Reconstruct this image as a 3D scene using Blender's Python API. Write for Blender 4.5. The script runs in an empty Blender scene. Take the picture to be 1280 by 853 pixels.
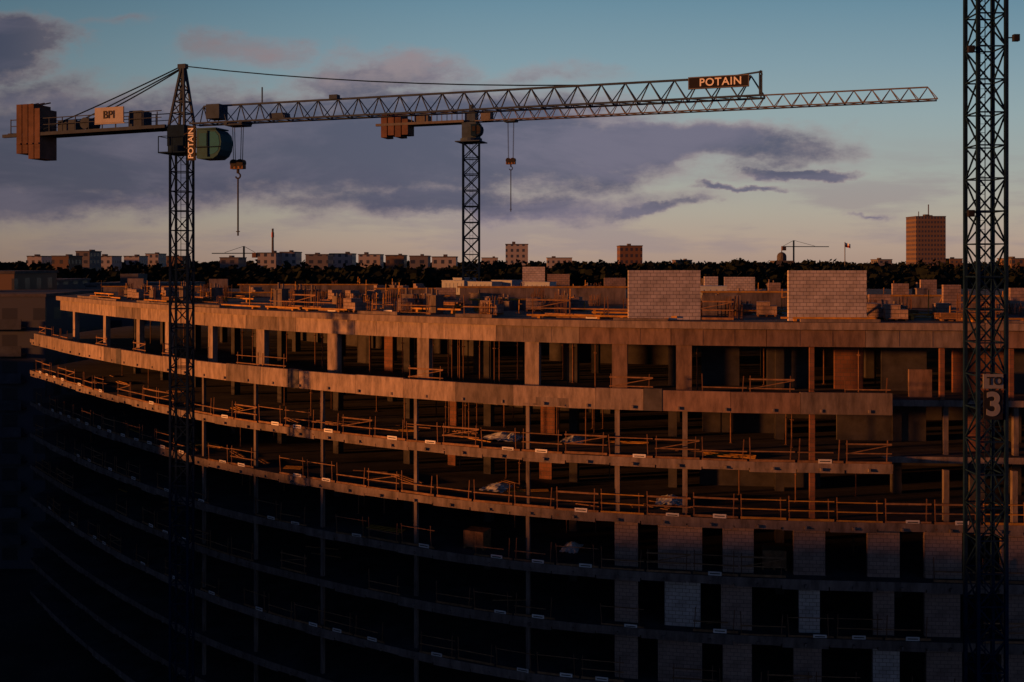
import bpy, math, random, bisect, bmesh
from mathutils import Vector, Matrix
random.seed(7)
R = random.random
def U(a,b): return a+(b-a)*random.random()
scene = bpy.context.scene
coll = scene.collection
ZC = 34.5
def srgb(r,g,b):
    def f(c):
        c/=255.0
        return c/12.92 if c<=0.04045 else ((c+0.055)/1.055)**2.4
    return (f(r),f(g),f(b),1)

# ------------------------------------------------------------ camera
cam_d = bpy.data.cameras.new("camera"); cam = bpy.data.objects.new("camera", cam_d)
coll.objects.link(cam); scene.camera = cam
cam.location=(0,0,ZC); cam.rotation_euler=(math.radians(90),0,0)
cam_d.sensor_width=36; cam_d.lens=35; cam_d.shift_y=-0.077
cam_d.clip_start=0.5; cam_d.clip_end=12000
scene.view_settings.view_transform='Standard'; scene.view_settings.look='None'
scene.view_settings.exposure=0

# ------------------------------------------------------------ sun
SUNEL=3.2
az=Vector((0.972,0.235,0)).normalized()
d=Vector((az.x*math.cos(math.radians(SUNEL)),az.y*math.cos(math.radians(SUNEL)),-math.sin(math.radians(SUNEL))))
sd=bpy.data.lights.new("sun",'SUN'); sd.energy=4.9; sd.angle=math.radians(1.8); sd.color=(1.0,0.31,0.065)
so=bpy.data.objects.new("sun",sd); coll.objects.link(so)
so.rotation_euler=d.to_track_quat('-Z','Y').to_euler(); so.location=(-60,-30,60)

# ------------------------------------------------------------ world
w=bpy.data.worlds.new("World"); scene.world=w; w.use_nodes=True
nt=w.node_tree; nt.nodes.clear(); N=nt.nodes; L=nt.links
def setin(sock,v):
    if isinstance(v,bpy.types.NodeSocket): L.new(v,sock)
    else: sock.default_value=v
def M(op,a,b=0.0,c=None,clamp=False):
    n=N.new('ShaderNodeMath'); n.operation=op; n.use_clamp=clamp
    setin(n.inputs[0],a); setin(n.inputs[1],b)
    if c is not None: setin(n.inputs[2],c)
    return n.outputs[0]
def MIX(f,a,b):
    n=N.new('ShaderNodeMix'); n.data_type='RGBA'
    setin(n.inputs[0],f); setin(n.inputs[6],a); setin(n.inputs[7],b); return n.outputs[2]
def SM(x,a,b):
    n=N.new('ShaderNodeMapRange'); n.interpolation_type='SMOOTHSTEP'
    setin(n.inputs[0],x); n.inputs[1].default_value=a; n.inputs[2].default_value=b
    return n.outputs[0]
tc=N.new('ShaderNodeTexCoord'); sep=N.new('ShaderNodeSeparateXYZ'); L.new(tc.outputs['Generated'],sep.inputs[0])
ay=M('MAXIMUM',M('ABSOLUTE',sep.outputs[1]),0.15)
u=M('DIVIDE',sep.outputs[0],ay); v=M('DIVIDE',sep.outputs[2],ay)
sky=N.new('ShaderNodeTexSky'); sky.sky_type='NISHITA'; sky.sun_disc=False
sky.sun_elevation=math.radians(SUNEL); sky.sun_rotation=math.radians(255)
skm=N.new('ShaderNodeVectorMath'); skm.operation='SCALE'; L.new(sky.outputs[0],skm.inputs[0]); skm.inputs[3].default_value=0.09
ramp=N.new('ShaderNodeValToRGB'); el=ramp.color_ramp
L.new(v,ramp.inputs[0])
stops=[(0,(178,152,136)),(0.02,(184,162,146)),(0.05,(180,172,158)),(0.09,(168,174,168)),(0.15,(152,172,176)),(0.20,(134,162,174)),(0.27,(106,144,164)),(0.42,(54,86,118)),(1,(18,32,64))]
el.elements[0].position=0; el.elements[0].color=srgb(*stops[0][1])
el.elements[1].position=1; el.elements[1].color=srgb(*stops[-1][1])
for p,c in stops[1:-1]:
    e=el.elements.new(p); e.color=srgb(*c)
base=MIX(0.95,skm.outputs[0],ramp.outputs[0])
def noise(su,sv,scale,detail,rough,off=0.0,dist=0.0):
    cb=N.new('ShaderNodeCombineXYZ'); L.new(M('MULTIPLY',u,su),cb.inputs[0]); L.new(M('MULTIPLY',v,sv),cb.inputs[1]); cb.inputs[2].default_value=off
    n=N.new('ShaderNodeTexNoise'); n.inputs['Scale'].default_value=scale; n.inputs['Detail'].default_value=detail
    n.inputs['Roughness'].default_value=rough; n.inputs['Distortion'].default_value=dist
    L.new(cb.outputs[0],n.inputs['Vector']); return n.outputs['Fac']
wa=noise(1,1.6,7,6,0.6,11.0); wb=noise(1,1.6,7,6,0.6,23.0)
uw=M('ADD',u,M('MULTIPLY',M('SUBTRACT',wa,0.5),0.24)); vw=M('ADD',v,M('MULTIPLY',M('SUBTRACT',wb,0.5),0.08))
n1=noise(1,2.6,8,9,0.62,1.3,0.2); n2=noise(1,6,5,7,0.6,4.1); n3=noise(1,1.9,20,8,0.68,7.7); n4=noise(1,4.0,4.0,7,0.6,31.0,0.4)
def ell(cx,cy,rx,ry,k=1.0):
    cx=(cx-640)/1244; cy=(328-cy)/1244; rx/=1244; ry/=1244
    a=M('POWER',M('ABSOLUTE',M('MULTIPLY',M('SUBTRACT',uw,cx),1/rx)),2.0); b=M('POWER',M('ABSOLUTE',M('MULTIPLY',M('SUBTRACT',vw,cy),1/ry)),2.0)
    dd=M('SQRT',M('ADD',a,b)); return M('MULTIPLY',M('SUBTRACT',1.0,dd,clamp=True),k)
E=[(130,185,620,105,1.7),(520,185,460,100,1.5),(810,182,320,48,1.5),(560,255,440,38,1.0),(1012,220,90,12,1.2),
   (820,262,130,14,1.0),(305,60,120,34,0.55),(470,95,170,56,1.0),(-15,70,150,60,1.5),(130,30,120,16,0.35),
   (930,242,50,8,0.9),(50,250,320,56,1.0),(1085,272,90,7,0.8),(660,100,260,30,.5),(640,205,500,40,1.1)]
m=None
for e in E:
    x=ell(*e); m=x if m is None else M('MAXIMUM',m,x)
dens=M('ADD',m,M('MULTIPLY',M('SUBTRACT',n1,0.5),0.9))
dens=M('ADD',dens,M('MULTIPLY',M('SUBTRACT',n3,0.5),0.4))
cover=M('MULTIPLY',SM(dens,0.05,0.66),SM(m,0.0,0.25))
streak=M('MULTIPLY',SM(n2,0.44,0.62),M('MULTIPLY',SM(v,0.0,0.015),M('SUBTRACT',1.0,SM(v,0.06,0.14))))
dark=srgb(82,84,108); mid=srgb(112,107,128); light=srgb(180,160,156)
ccol=MIX(SM(n4,0.36,0.6),mid,dark)
hi=M('MULTIPLY',SM(M('ADD',v,M('MULTIPLY',M('SUBTRACT',n3,0.5),0.12)),0.15,0.21),SM(u,-0.52,-0.38))
thin=M('SUBTRACT',1.0,SM(M('ADD',dens,M('MULTIPLY',M('SUBTRACT',n3,0.5),0.5)),0.2,0.85))
ccol=MIX(M('MULTIPLY',M('MAXIMUM',M('MULTIPLY',hi,0.8),thin),0.7),ccol,light)
col=MIX(M('MULTIPLY',streak,0.5),base,srgb(148,134,140))
col=MIX(M('MULTIPLY',cover,0.9),col,ccol)
side=M('MULTIPLY_ADD',SM(u,-0.66,0.05),0.38,0.62)
sv=N.new('ShaderNodeVectorMath'); sv.operation='SCALE'; L.new(col,sv.inputs[0]); L.new(side,sv.inputs[3])
# unseen sky behind the camera, dimmed and blued to darken the lower storeys
tint=MIX(SM(sep.outputs[1],-0.1,0.6),(0.56,0.60,0.82,1),(1,1,1,1))
tm=N.new('ShaderNodeVectorMath'); tm.operation='MULTIPLY'; L.new(sv.outputs[0],tm.inputs[0]); L.new(tint,tm.inputs[1])
bg=N.new('ShaderNodeBackground'); L.new(tm.outputs[0],bg.inputs[0]); bg.inputs[1].default_value=0.93
wo=N.new('ShaderNodeOutputWorld'); L.new(bg.outputs[0],wo.inputs[0])

# ------------------------------------------------------------ materials
MATS={}
def newmat(name):
    m=bpy.data.materials.new(name); m.use_nodes=True; b=m.node_tree.nodes['Principled BSDF']; return m,b,m.node_tree
def mat(name,c,rough=0.8,var=0.25,scale=1.5,metal=0.0,bump=0.0,streaks=False,spec=0.3):
    if name in MATS: return MATS[name]
    m,b,t=newmat(name); n=t.nodes; l=t.links
    geo=n.new('ShaderNodeNewGeometry')
    nz=n.new('ShaderNodeTexNoise'); nz.inputs['Scale'].default_value=scale; nz.inputs['Detail'].default_value=7; nz.inputs['Roughness'].default_value=0.68
    if streaks:
        mp=n.new('ShaderNodeMapping'); mp.inputs['Scale'].default_value=(2.2,2.2,0.6); l.new(geo.outputs['Position'],mp.inputs[0]); l.new(mp.outputs[0],nz.inputs['Vector'])
    else: l.new(geo.outputs['Position'],nz.inputs['Vector'])
    rp=n.new('ShaderNodeValToRGB'); rp.color_ramp.elements[0].position=0.33; rp.color_ramp.elements[1].position=0.67
    rp.color_ramp.elements[0].color=(c[0]*(1-var),c[1]*(1-var),c[2]*(1-var),1)
    rp.color_ramp.elements[1].color=(min(1,c[0]*(1+var)),min(1,c[1]*(1+var)),min(1,c[2]*(1+var)),1)
    l.new(nz.outputs['Fac'],rp.inputs[0])
    oi=n.new('ShaderNodeObjectInfo'); mr=n.new('ShaderNodeMapRange'); l.new(oi.outputs['Random'],mr.inputs[0]); mr.inputs[3].default_value=0.78; mr.inputs[4].default_value=1.15
    vs=n.new('ShaderNodeVectorMath'); vs.operation='SCALE'; l.new(rp.outputs[0],vs.inputs[0]); l.new(mr.outputs[0],vs.inputs[3])
    l.new(vs.outputs[0],b.inputs['Base Color'])
    b.inputs['Roughness'].default_value=rough; b.inputs['Metallic'].default_value=metal; b.inputs['Specular IOR Level'].default_value=spec
    if bump>0:
        bp=n.new('ShaderNodeBump'); bp.inputs['Strength'].default_value=bump; bp.inputs['Distance'].default_value=0.05
        l.new(nz.outputs['Fac'],bp.inputs['Height']); l.new(bp.outputs[0],b.inputs['Normal'])
    MATS[name]=m; return m
def masonry(name,c1,c2,mort,bw=0.36,rh=0.2,ms=0.012):
    m,b,t=newmat(name); n=t.nodes; l=t.links
    tcn=n.new('ShaderNodeTexCoord'); s=n.new('ShaderNodeSeparateXYZ'); l.new(tcn.outputs['Object'],s.inputs[0])
    ad=n.new('ShaderNodeMath'); l.new(s.outputs[0],ad.inputs[0]); l.new(s.outputs[1],ad.inputs[1])
    cb=n.new('ShaderNodeCombineXYZ'); l.new(ad.outputs[0],cb.inputs[0]); l.new(s.outputs[2],cb.inputs[1])
    br=n.new('ShaderNodeTexBrick'); l.new(cb.outputs[0],br.inputs['Vector'])
    br.inputs['Color1'].default_value=c1; br.inputs['Color2'].default_value=c2; br.inputs['Mortar'].default_value=mort
    br.inputs['Scale'].default_value=1; br.inputs['Mortar Size'].default_value=ms; br.inputs['Brick Width'].default_value=bw; br.inputs['Row Height'].default_value=rh
    br.inputs['Bias'].default_value=0.1
    nz=n.new('ShaderNodeTexNoise'); nz.inputs['Scale'].default_value=1.2; nz.inputs['Detail'].default_value=6; l.new(tcn.outputs['Object'],nz.inputs['Vector'])
    mr=n.new('ShaderNodeMapRange'); mr.inputs[1].default_value=0.3; mr.inputs[2].default_value=0.7; mr.inputs[3].default_value=0.66; mr.inputs[4].default_value=1.1; l.new(nz.outputs['Fac'],mr.inputs[0])
    vs=n.new('ShaderNodeVectorMath'); vs.operation='SCALE'; l.new(br.outputs['Color'],vs.inputs[0]); l.new(mr.outputs[0],vs.inputs[3])
    l.new(vs.outputs[0],b.inputs['Base Color']); b.inputs['Roughness'].default_value=0.9
    bp=n.new('ShaderNodeBump'); bp.inputs['Strength'].default_value=0.4; bp.inputs['Distance'].default_value=0.02; bp.invert=True
    l.new(br.outputs['Fac'],bp.inputs['Height']); l.new(bp.outputs[0],b.inputs['Normal'])
    return m
def facade(name,wall,win,pu=3.0,pz=3.0,wu=0.5,wz=0.5):
    m,b,t=newmat(name); n=t.nodes; l=t.links
    tcn=n.new('ShaderNodeTexCoord'); s=n.new('ShaderNodeSeparateXYZ'); l.new(tcn.outputs['Object'],s.inputs[0])
    def MM(op,a,bb=0.0):
        k=n.new('ShaderNodeMath'); k.operation=op
        for i,q in enumerate((a,bb)):
            if isinstance(q,bpy.types.NodeSocket): l.new(q,k.inputs[i])
            else: k.inputs[i].default_value=q
        return k.outputs[0]
    uu=MM('FRACT',MM('DIVIDE',MM('ADD',MM('ADD',s.outputs[0],s.outputs[1]),500.0),pu)); zz=MM('FRACT',MM('DIVIDE',s.outputs[2],pz))
    a=MM('LESS_THAN',MM('ABSOLUTE',MM('SUBTRACT',uu,0.5)),wu/2); c=MM('LESS_THAN',MM('ABSOLUTE',MM('SUBTRACT',zz,0.55)),wz/2)
    g=n.new('ShaderNodeNewGeometry'); sn=n.new('ShaderNodeSeparateXYZ'); l.new(g.outputs['Normal'],sn.inputs[0])
    f=MM('MULTIPLY',MM('MULTIPLY',a,c),MM('LESS_THAN',MM('ABSOLUTE',sn.outputs[2]),0.5))
    mx=n.new('ShaderNodeMix'); mx.data_type='RGBA'; l.new(f,mx.inputs[0]); mx.inputs[6].default_value=wall; mx.inputs[7].default_value=win
    l.new(mx.outputs[2],b.inputs['Base Color'])
    mr=n.new('ShaderNodeMapRange'); l.new(f,mr.inputs[0]); mr.inputs[3].default_value=0.85; mr.inputs[4].default_value=0.4; l.new(mr.outputs[0],b.inputs['Roughness'])
    return m
concrete=mat("concrete",(0.16,0.13,0.12),0.9,0.5,0.9,bump=0.3,streaks=True)
concrete_l=mat("concrete_light",(0.28,0.22,0.19),0.9,0.42,1.3,bump=0.3,streaks=True)
concrete_r=mat("concrete_dim_side",(0.19,0.125,0.10),0.9,0.42,1.1,bump=0.3,streaks=True)  # right-hand concrete, weaker sunlight put into its duller colour
concrete_d=mat("concrete_dark",(0.09,0.085,0.09),0.9,0.4,1.0)
inner_c=mat("concrete_indoor_shade",(0.045,0.042,0.045),0.95,0.4,1.0)  # concrete with the indoor shade put into a darker base colour
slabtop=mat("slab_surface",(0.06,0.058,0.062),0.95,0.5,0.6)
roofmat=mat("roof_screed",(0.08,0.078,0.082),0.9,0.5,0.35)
steel=mat("galvanised_steel",(0.16,0.17,0.19),0.55,0.2,3,metal=0.4)
crane_m=mat("crane_paint",(0.035,0.06,0.105),0.7,0.25,2,spec=.1)
crane_m2=mat("crane_paint_light",(0.13,0.135,0.15),0.7,0.25,2,spec=.1)
crane_m3=mat("crane_paint_dark",(0.007,0.022,0.055),0.8,0.3,2,spec=.04)
cw_m=mat("counterweight_concrete",(0.11,0.065,0.055),0.9,0.3,1.5)
yellow=mat("formwork_yellow",(0.42,0.21,0.03),0.7,0.4,2)
wood=mat("raw_timber",(0.22,0.12,0.06),0.85,0.45,3)
rust=mat("rusty_steel",(0.14,0.07,0.04),0.8,0.3,5)
white=mat("white_paint",(0.7,0.69,0.67),0.6,0.08,4)
blackm=mat("black_paint",(0.02,0.02,0.025),0.6,0.1,4,spec=.1)
redm=mat("red_paint",(0.3,0.05,0.03),0.5,0.1,4)
signgrey=mat("sign_grey",(0.19,0.19,0.20),0.7,0.1,4)
signpale=mat("sign_pale",(0.28,0.28,0.30),0.7,0.1,4)
boardgrey=mat("board_grey",(0.07,0.07,0.08),0.8,0.3,3,spec=.1)
glass=mat("cab_glass",(0.01,0.12,0.17),0.25,0.1,3)
tealm=mat("cab_teal",(0.008,0.09,0.13),0.6,0.2,3,spec=.15)
tarpm=mat("tarpaulin",(0.5,0.53,0.58),0.5,0.15,2)
unitm=mat("bluish_cabin_paint",(0.32,0.37,0.43),0.6,0.15,2)
blockm=masonry("white_block_masonry",(0.62,0.57,0.54,1),(0.50,0.45,0.42,1),(0.18,0.15,0.14,1))
blockd=masonry("dim_lit_block_masonry",(0.36,0.26,0.22,1),(0.28,0.20,0.17,1),(0.13,0.10,0.09,1))  # pier blocks with the dim warm light of lower storeys in their colour
blockd2=masonry("pink_lit_block_masonry",(0.42,0.30,0.25,1),(0.33,0.23,0.19,1),(0.15,0.115,0.10,1))  # same pier blocks, warm ambient tint put in more strongly
block_orange_lit=masonry("orange_lit_block_masonry",(0.22,0.09,0.05,1),(0.17,0.07,0.04,1),(0.1,0.07,0.06,1),0.38,0.24,0.012)  # orange of sunlit interior walls put into the block colour
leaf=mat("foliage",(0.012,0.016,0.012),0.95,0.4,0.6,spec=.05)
bark=mat("bark",(0.05,0.035,0.025),0.9,0.3,4)
groundm=mat("ground_soil",(0.05,0.045,0.04),0.95,0.4,0.15)

# ------------------------------------------------------------ mesh builder
class MB:
    def __init__(s): s.v=[]; s.f=[]; s.m=[]
    def add(s,vs,fs,mi=0):
        o=len(s.v); s.v+= [tuple(x) for x in vs]; s.f+=[tuple(i+o for i in f) for f in fs]; s.m+=[mi]*len(fs)
    def box(s,x0,x1,y0,y1,z0,z1,mi=0,rot=0,c=(0,0)):
        vs=[(x,y,z) for x in (x0,x1) for y in (y0,y1) for z in (z0,z1)]
        if rot:
            ca,sa=math.cos(rot),math.sin(rot)
            vs=[(c[0]+x*ca-y*sa,c[1]+x*sa+y*ca,z) for x,y,z in vs]
        s.add(vs,[(0,1,3,2),(4,6,7,5),(0,4,5,1),(2,3,7,6),(0,2,6,4),(1,5,7,3)],mi)
    def bar(s,p,q,t=0.08,mi=0,t2=None):
        p=Vector(p);q=Vector(q);dr=q-p
        if dr.length<1e-5: return
        dr.normalize(); up=Vector((0,0,1)) if abs(dr.z)<0.95 else Vector((1,0,0))
        a=dr.cross(up).normalized()*t/2; b=dr.cross(a).normalized()*(t2 or t)/2
        vs=[p+a+b,p+a-b,p-a-b,p-a+b,q+a+b,q+a-b,q-a-b,q-a+b]
        s.add(vs,[(0,1,2,3),(7,6,5,4),(0,4,5,1),(1,5,6,2),(2,6,7,3),(3,7,4,0)],mi)
    def cyl(s,p,q,r,n=10,mi=0,r2=None):
        p=Vector(p);q=Vector(q);dr=(q-p).normalized(); up=Vector((0,0,1)) if abs(dr.z)<0.95 else Vector((1,0,0))
        a=dr.cross(up).normalized(); b=dr.cross(a).normalized(); r2=r if r2 is None else r2
        vs=[p+(a*math.cos(6.2832*i/n)+b*math.sin(6.2832*i/n))*r for i in range(n)]+[q+(a*math.cos(6.2832*i/n)+b*math.sin(6.2832*i/n))*r2 for i in range(n)]
        s.add(vs,[(i,(i+1)%n,n+(i+1)%n,n+i) for i in range(n)]+[tuple(range(n))[::-1],tuple(range(n,2*n))],mi)
    def poly(s,pts,z0,z1,mi=0,mt=None,mbot=None):
        n=len(pts); vs=[(x,y,z0) for x,y in pts]+[(x,y,z1) for x,y in pts]
        o=len(s.v)
        s.add(vs,[(i,(i+1)%n,n+(i+1)%n,n+i) for i in range(n)],mi)
        s.f.append(tuple(o+n+i for i in range(n))); s.m.append(mi if mt is None else mt)
        s.f.append(tuple(o+i for i in range(n))[::-1]); s.m.append(mi if mbot is None else mbot)
    def mesh(s,name,mats):
        me=bpy.data.meshes.new(name); me.from_pydata(s.v,[],s.f)
        for x in mats: me.materials.append(x)
        me.polygons.foreach_set('material_index',s.m); me.update()
        bm=bmesh.new(); bm.from_mesh(me); bmesh.ops.recalc_face_normals(bm,faces=bm.faces); bm.to_mesh(me); bm.free()
        return me
def obj(name,me,parent=None,loc=(0,0,0),rz=0,label=None,cat=None,group=None,kind=None):
    o=bpy.data.objects.new(name,me); coll.objects.link(o); o.location=loc; o.rotation_euler=(0,0,rz)
    if parent: o.parent=parent
    if label: o["label"]=label
    if cat: o["category"]=cat
    if group: o["group"]=group
    if kind: o["kind"]=kind
    return o
def emit(mb,name,mats,**k):
    if not isinstance(mats,(list,tuple)): mats=[mats]
    return obj(name,mb.mesh(name,mats),**k)
def clone(o,loc,rz=0,scale=None):
    c=o.copy(); coll.objects.link(c); c.location=loc; c.rotation_euler=(0,0,rz)
    if scale: c.scale=scale
    for ch in o.children:
        k=ch.copy(); coll.objects.link(k); k.parent=c
    return c
def text_mesh(txt,size,m,ext=0.01,fat=0.012,sp=1.0):
    cu=bpy.data.curves.new("lettering",'FONT'); cu.body=txt; cu.size=size; cu.extrude=ext; cu.offset=size*fat; cu.space_character=sp
    cu.align_x='CENTER'; cu.align_y='CENTER'
    t=bpy.data.objects.new("tmp",cu); coll.objects.link(t); bpy.context.view_layer.update()
    dg=bpy.context.evaluated_depsgraph_get()
    me=bpy.data.meshes.new_from_object(t.evaluated_get(dg)); bpy.data.objects.remove(t)
    me.materials.clear(); me.materials.append(m); return me

# ------------------------------------------------------------ ground
mb=MB()
xs=[-6000,-2500,-1000,-500]+list(range(-300,301,50))+[500,1000,2500,6000]
ys=[-3000,-1000,-300,-100,0,60,130,160,200,250,300,400,500,700,1000,2000,4000,9000]
def gz(x,y): return 0 if y<=130 else min(11.0,(y-130)/120*11.0)
vs=[(x,y,gz(x,y)) for y in ys for x in xs]; nx=len(xs)
mb.add(vs,[(j*nx+i,j*nx+i+1,(j+1)*nx+i+1,(j+1)*nx+i) for j in range(len(ys)-1) for i in range(nx-1)])
emit(mb,"ground",groundm,kind="structure",label="dark bare soil of the construction site",cat="ground")

# ------------------------------------------------------------ facade curve
CP=[(62,48.6),(45,49.2),(30,50),(19.5,50.7),(10,51.8),(0,54.4),(-10,59.6),(-21,67.5),(-33,79.5),(-46,95),(-60,113)]
CP=[Vector((a,b)) for a,b in CP]
pts=[]
for i in range(1,len(CP)-2):
    p0,p1,p2,p3=CP[i-1],CP[i],CP[i+1],CP[i+2]
    for k in range(60):
        t=k/60; pts.append(0.5*((2*p1)+(-p0+p2)*t+(2*p0-5*p1+4*p2-p3)*t*t+(-p0+3*p1-3*p2+p3)*t**3))
pts.append(CP[-2])
S=[0]
for i in range(1,len(pts)): S.append(S[-1]+(pts[i]-pts[i-1]).length)
LEN=S[-1]
def at(s,off=0.0):
    s=max(0,min(LEN-0.001,s)); i=bisect.bisect_right(S,s)-1; i=min(i,len(pts)-2)
    t=(s-S[i])/(S[i+1]-S[i]); p=pts[i].lerp(pts[i+1],t)
    a=pts[max(0,i-6)]; b=pts[min(len(pts)-1,i+7)]; tg=(b-a).normalized()
    n=Vector((-tg.y,tg.x))
    return p-n*off, tg, n
def sb(px,off=0.0):
    b=(px-640)/1244; best=None
    for k in range(0,1200):
        s=LEN*k/1200; p,_,_=at(s,off); dd=abs(p.x/p.y-b)
        if best is None or dd<best[0]: best=(dd,s)
    return best[1]
def rzof(tg): return math.atan2(-tg.y,-tg.x)
ZR=ZC-3.2
LV=[ZC-7.3-3.0*i for i in range(9)]
TH=0.34
bld=obj("apartment_block_under_construction",None,loc=(0,60,0),label="curved concrete apartment block under construction, open storeys without facade",cat="building")
OF=Vector((0,60,0))
def part(mb,name,mats,**k):
    o=emit(mb,name,mats,parent=bld,**k); o.location=Vector(o.location)-OF; return o
def outline(off,s0=0.0,s1=LEN,step=1.0,stepback=None):
    out=[]; s=s0
    while s<s1:
        p,_,_=at(s,off if not(stepback and s<stepback) else off+2.2); out.append((p.x,p.y))
        if stepback and s<stepback<=s+step:
            p,_,_=at(stepback,off+2.2); out.append((p.x,p.y)); p,_,_=at(stepback+0.01,off); out.append((p.x,p.y))
        s+=step
    p,_,_=at(s1,off); out.append((p.x,p.y)); return out
sE=sb(1117); sMid=sb(770)
BACK=[(-43,121),(60,119)]
for i,z in enumerate(LV):
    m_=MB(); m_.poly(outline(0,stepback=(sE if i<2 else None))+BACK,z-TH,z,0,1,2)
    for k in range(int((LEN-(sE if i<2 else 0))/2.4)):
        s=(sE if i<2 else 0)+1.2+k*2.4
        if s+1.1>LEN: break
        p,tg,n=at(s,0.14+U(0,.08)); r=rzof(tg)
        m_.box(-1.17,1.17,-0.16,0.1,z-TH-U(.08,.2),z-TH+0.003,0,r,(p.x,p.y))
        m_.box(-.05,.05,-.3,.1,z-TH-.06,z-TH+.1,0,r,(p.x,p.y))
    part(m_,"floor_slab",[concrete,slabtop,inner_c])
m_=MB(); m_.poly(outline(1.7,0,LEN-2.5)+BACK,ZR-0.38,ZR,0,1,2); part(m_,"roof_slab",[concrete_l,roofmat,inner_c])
sec=5.2; k=0; s=0.5
while s+sec<LEN-2:
    p0,tg,n=at(s+0.015,1.95); p1,_,_=at(s+sec-0.015,1.95); c=(p0+p1)/2; r=math.atan2((p0-p1).y,(p0-p1).x)
    h=0.92
    m_=MB(); ln=(p1-p0).length/2; m_.box(-ln,ln,0,0.42,-h,0)
    for q in (-ln/3,ln/3): m_.box(q-0.02,q+0.02,-0.012,0.0,-h+0.05,-0.05)
    part(m_,"perimeter_beam",(concrete_r if s<sMid else concrete_l) if k%4 else concrete,loc=(c.x,c.y,ZR-0.385),rz=r); s+=sec; k+=1  # beams on the right take the colour that stands for weaker sun
s=0.5
while s<LEN-5:
    L_=U(2.4,4.4); p,tg,n=at(s+L_/2,2.25)
    if R()<0.6:
        m_=MB(); m_.box(-L_/2,L_/2-0.05,-0.12,0.12,-0.002,U(0.12,0.26)); part(m_,"roof_upstand",concrete,loc=(p.x,p.y,ZR),rz=rzof(tg))
    s+=L_
s=sE+0.05; k=0
while s+2.2<LEN:
    Lp=3.5 if k%4 else 4.6
    p0,tg,n=at(s+0.008,0.0); p1,_,_=at(min(s+Lp-0.008,LEN-0.01),0.0); c=(p0+p1)/2; r=math.atan2((p0-p1).y,(p0-p1).x); ln=(p1-p0).length/2
    m_=MB(); dk=(k%6==3); cl=concrete_r if s<sMid-3 else concrete_l  # panel colour also carries the weaker sun on the right
    if dk: m_.box(-ln+ln*1.45,ln,-0.08,0.2,-0.5,0.66,1); m_.box(-ln,-ln+ln*1.44,-0.055,0.17,-0.5,0.62,0)
    else: m_.box(-ln,ln,-0.055,0.17,-0.5+U(-.015,.015),0.6+U(-0.03,0.03),0)
    part(m_,"parapet_panel",[cl if k%5 else concrete,concrete_d],loc=(c.x,c.y,LV[0]),rz=r); s+=Lp; k+=1
for px in (92,130,172,208,262,325,415,528,665,775,855,):
    s=sb(px,2.1); p,tg,n=at(s,2.35); m_=MB(); w_=0.42 if px>300 else 0.3
    m_.box(-w_,w_,-0.2,0.2,0,(ZR-1.3)-LV[0]); part(m_,"column",concrete_l if px<700 else concrete_r,loc=(p.x,p.y,LV[0]),rz=rzof(tg))
for px in (1015,1180,1266):
    s=sb(px,2.1); p,tg,n=at(s,2.4); m_=MB(); m_.box(-0.12,0.12,-0.12,0.12,0,(ZR-1.3)-LV[0]); part(m_,"column",block_orange_lit,loc=(p.x,p.y,LV[0]),rz=rzof(tg))
for i in range(0,8):
    for px in (255,320,403,520,660,772,856,1015,1182,1268):
        if px>760 and i>=2: continue
        off=0.55 if not (px>1117 and i<1) else 2.9
        s=sb(px,off); p,tg,n=at(s,off); m_=MB(); q=.10 if px<700 else .13; m_.box(-q,q,-q,q,0,3.0-TH); part(m_,"column",concrete if px!=1015 else block_orange_lit,loc=(p.x,p.y,LV[i+1]),rz=rzof(tg))
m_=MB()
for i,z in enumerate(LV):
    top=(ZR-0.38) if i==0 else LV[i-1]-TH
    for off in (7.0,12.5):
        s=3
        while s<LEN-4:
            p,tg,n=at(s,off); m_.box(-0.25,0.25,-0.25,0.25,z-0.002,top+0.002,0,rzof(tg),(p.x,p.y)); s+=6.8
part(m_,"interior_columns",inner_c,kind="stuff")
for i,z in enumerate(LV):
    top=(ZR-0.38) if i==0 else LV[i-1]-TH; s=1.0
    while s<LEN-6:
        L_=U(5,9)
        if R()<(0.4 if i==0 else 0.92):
            p,tg,n=at(s+L_/2,15.0 if i else 19); m_=MB(); m_.box(-L_/2,L_/2,-0.1,0.1,-0.002,top-z+0.002); part(m_,"dark_backing_wall",inner_c,loc=(p.x,p.y,z),rz=rzof(tg))  # inner walls added so that the open storeys look dark
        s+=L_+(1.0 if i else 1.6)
def iwall(px,off,wd,lev,matr,h=None):
    s=sb(px,off); p,tg,n=at(s,off); m_=MB(); z=LV[lev]; top=((ZR-0.38) if lev==0 else LV[lev-1]-TH); h=h or (top-z)
    m_.box(-wd/2,wd/2,-0.1,0.1,0,h)
    part(m_,"partition_wall",matr,loc=(p.x,p.y,z),rz=rzof(tg))
for a in [(487,7,0.7,0,block_orange_lit),(600,9,0.9,0,block_orange_lit),(712,8,0.8,0,block_orange_lit),(455,10,1.2,0,inner_c),
          (900,7.6,2.2,0,inner_c),(985,7,2.4,0,inner_c),(1060,6.6,1.6,0,block_orange_lit),(1130,6.2,2.5,0,inner_c),(1225,5.5,3.0,0,block_orange_lit),(1300,5.5,3,0,inner_c),(1150,3.4,1.2,0,concrete_r,1.5),
          (567,6,0.6,1,block_orange_lit),(685,6,0.9,1,block_orange_lit),(1222,4,1.2,1,block_orange_lit),(682,7,0.8,2,block_orange_lit),(566,8,0.6,2,block_orange_lit),(1100,7,5,1,inner_c),(930,9,5,1,inner_c),(950,8,7,2,inner_c),(1222,2.5,0.8,2,inner_c)]: iwall(*a)
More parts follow.
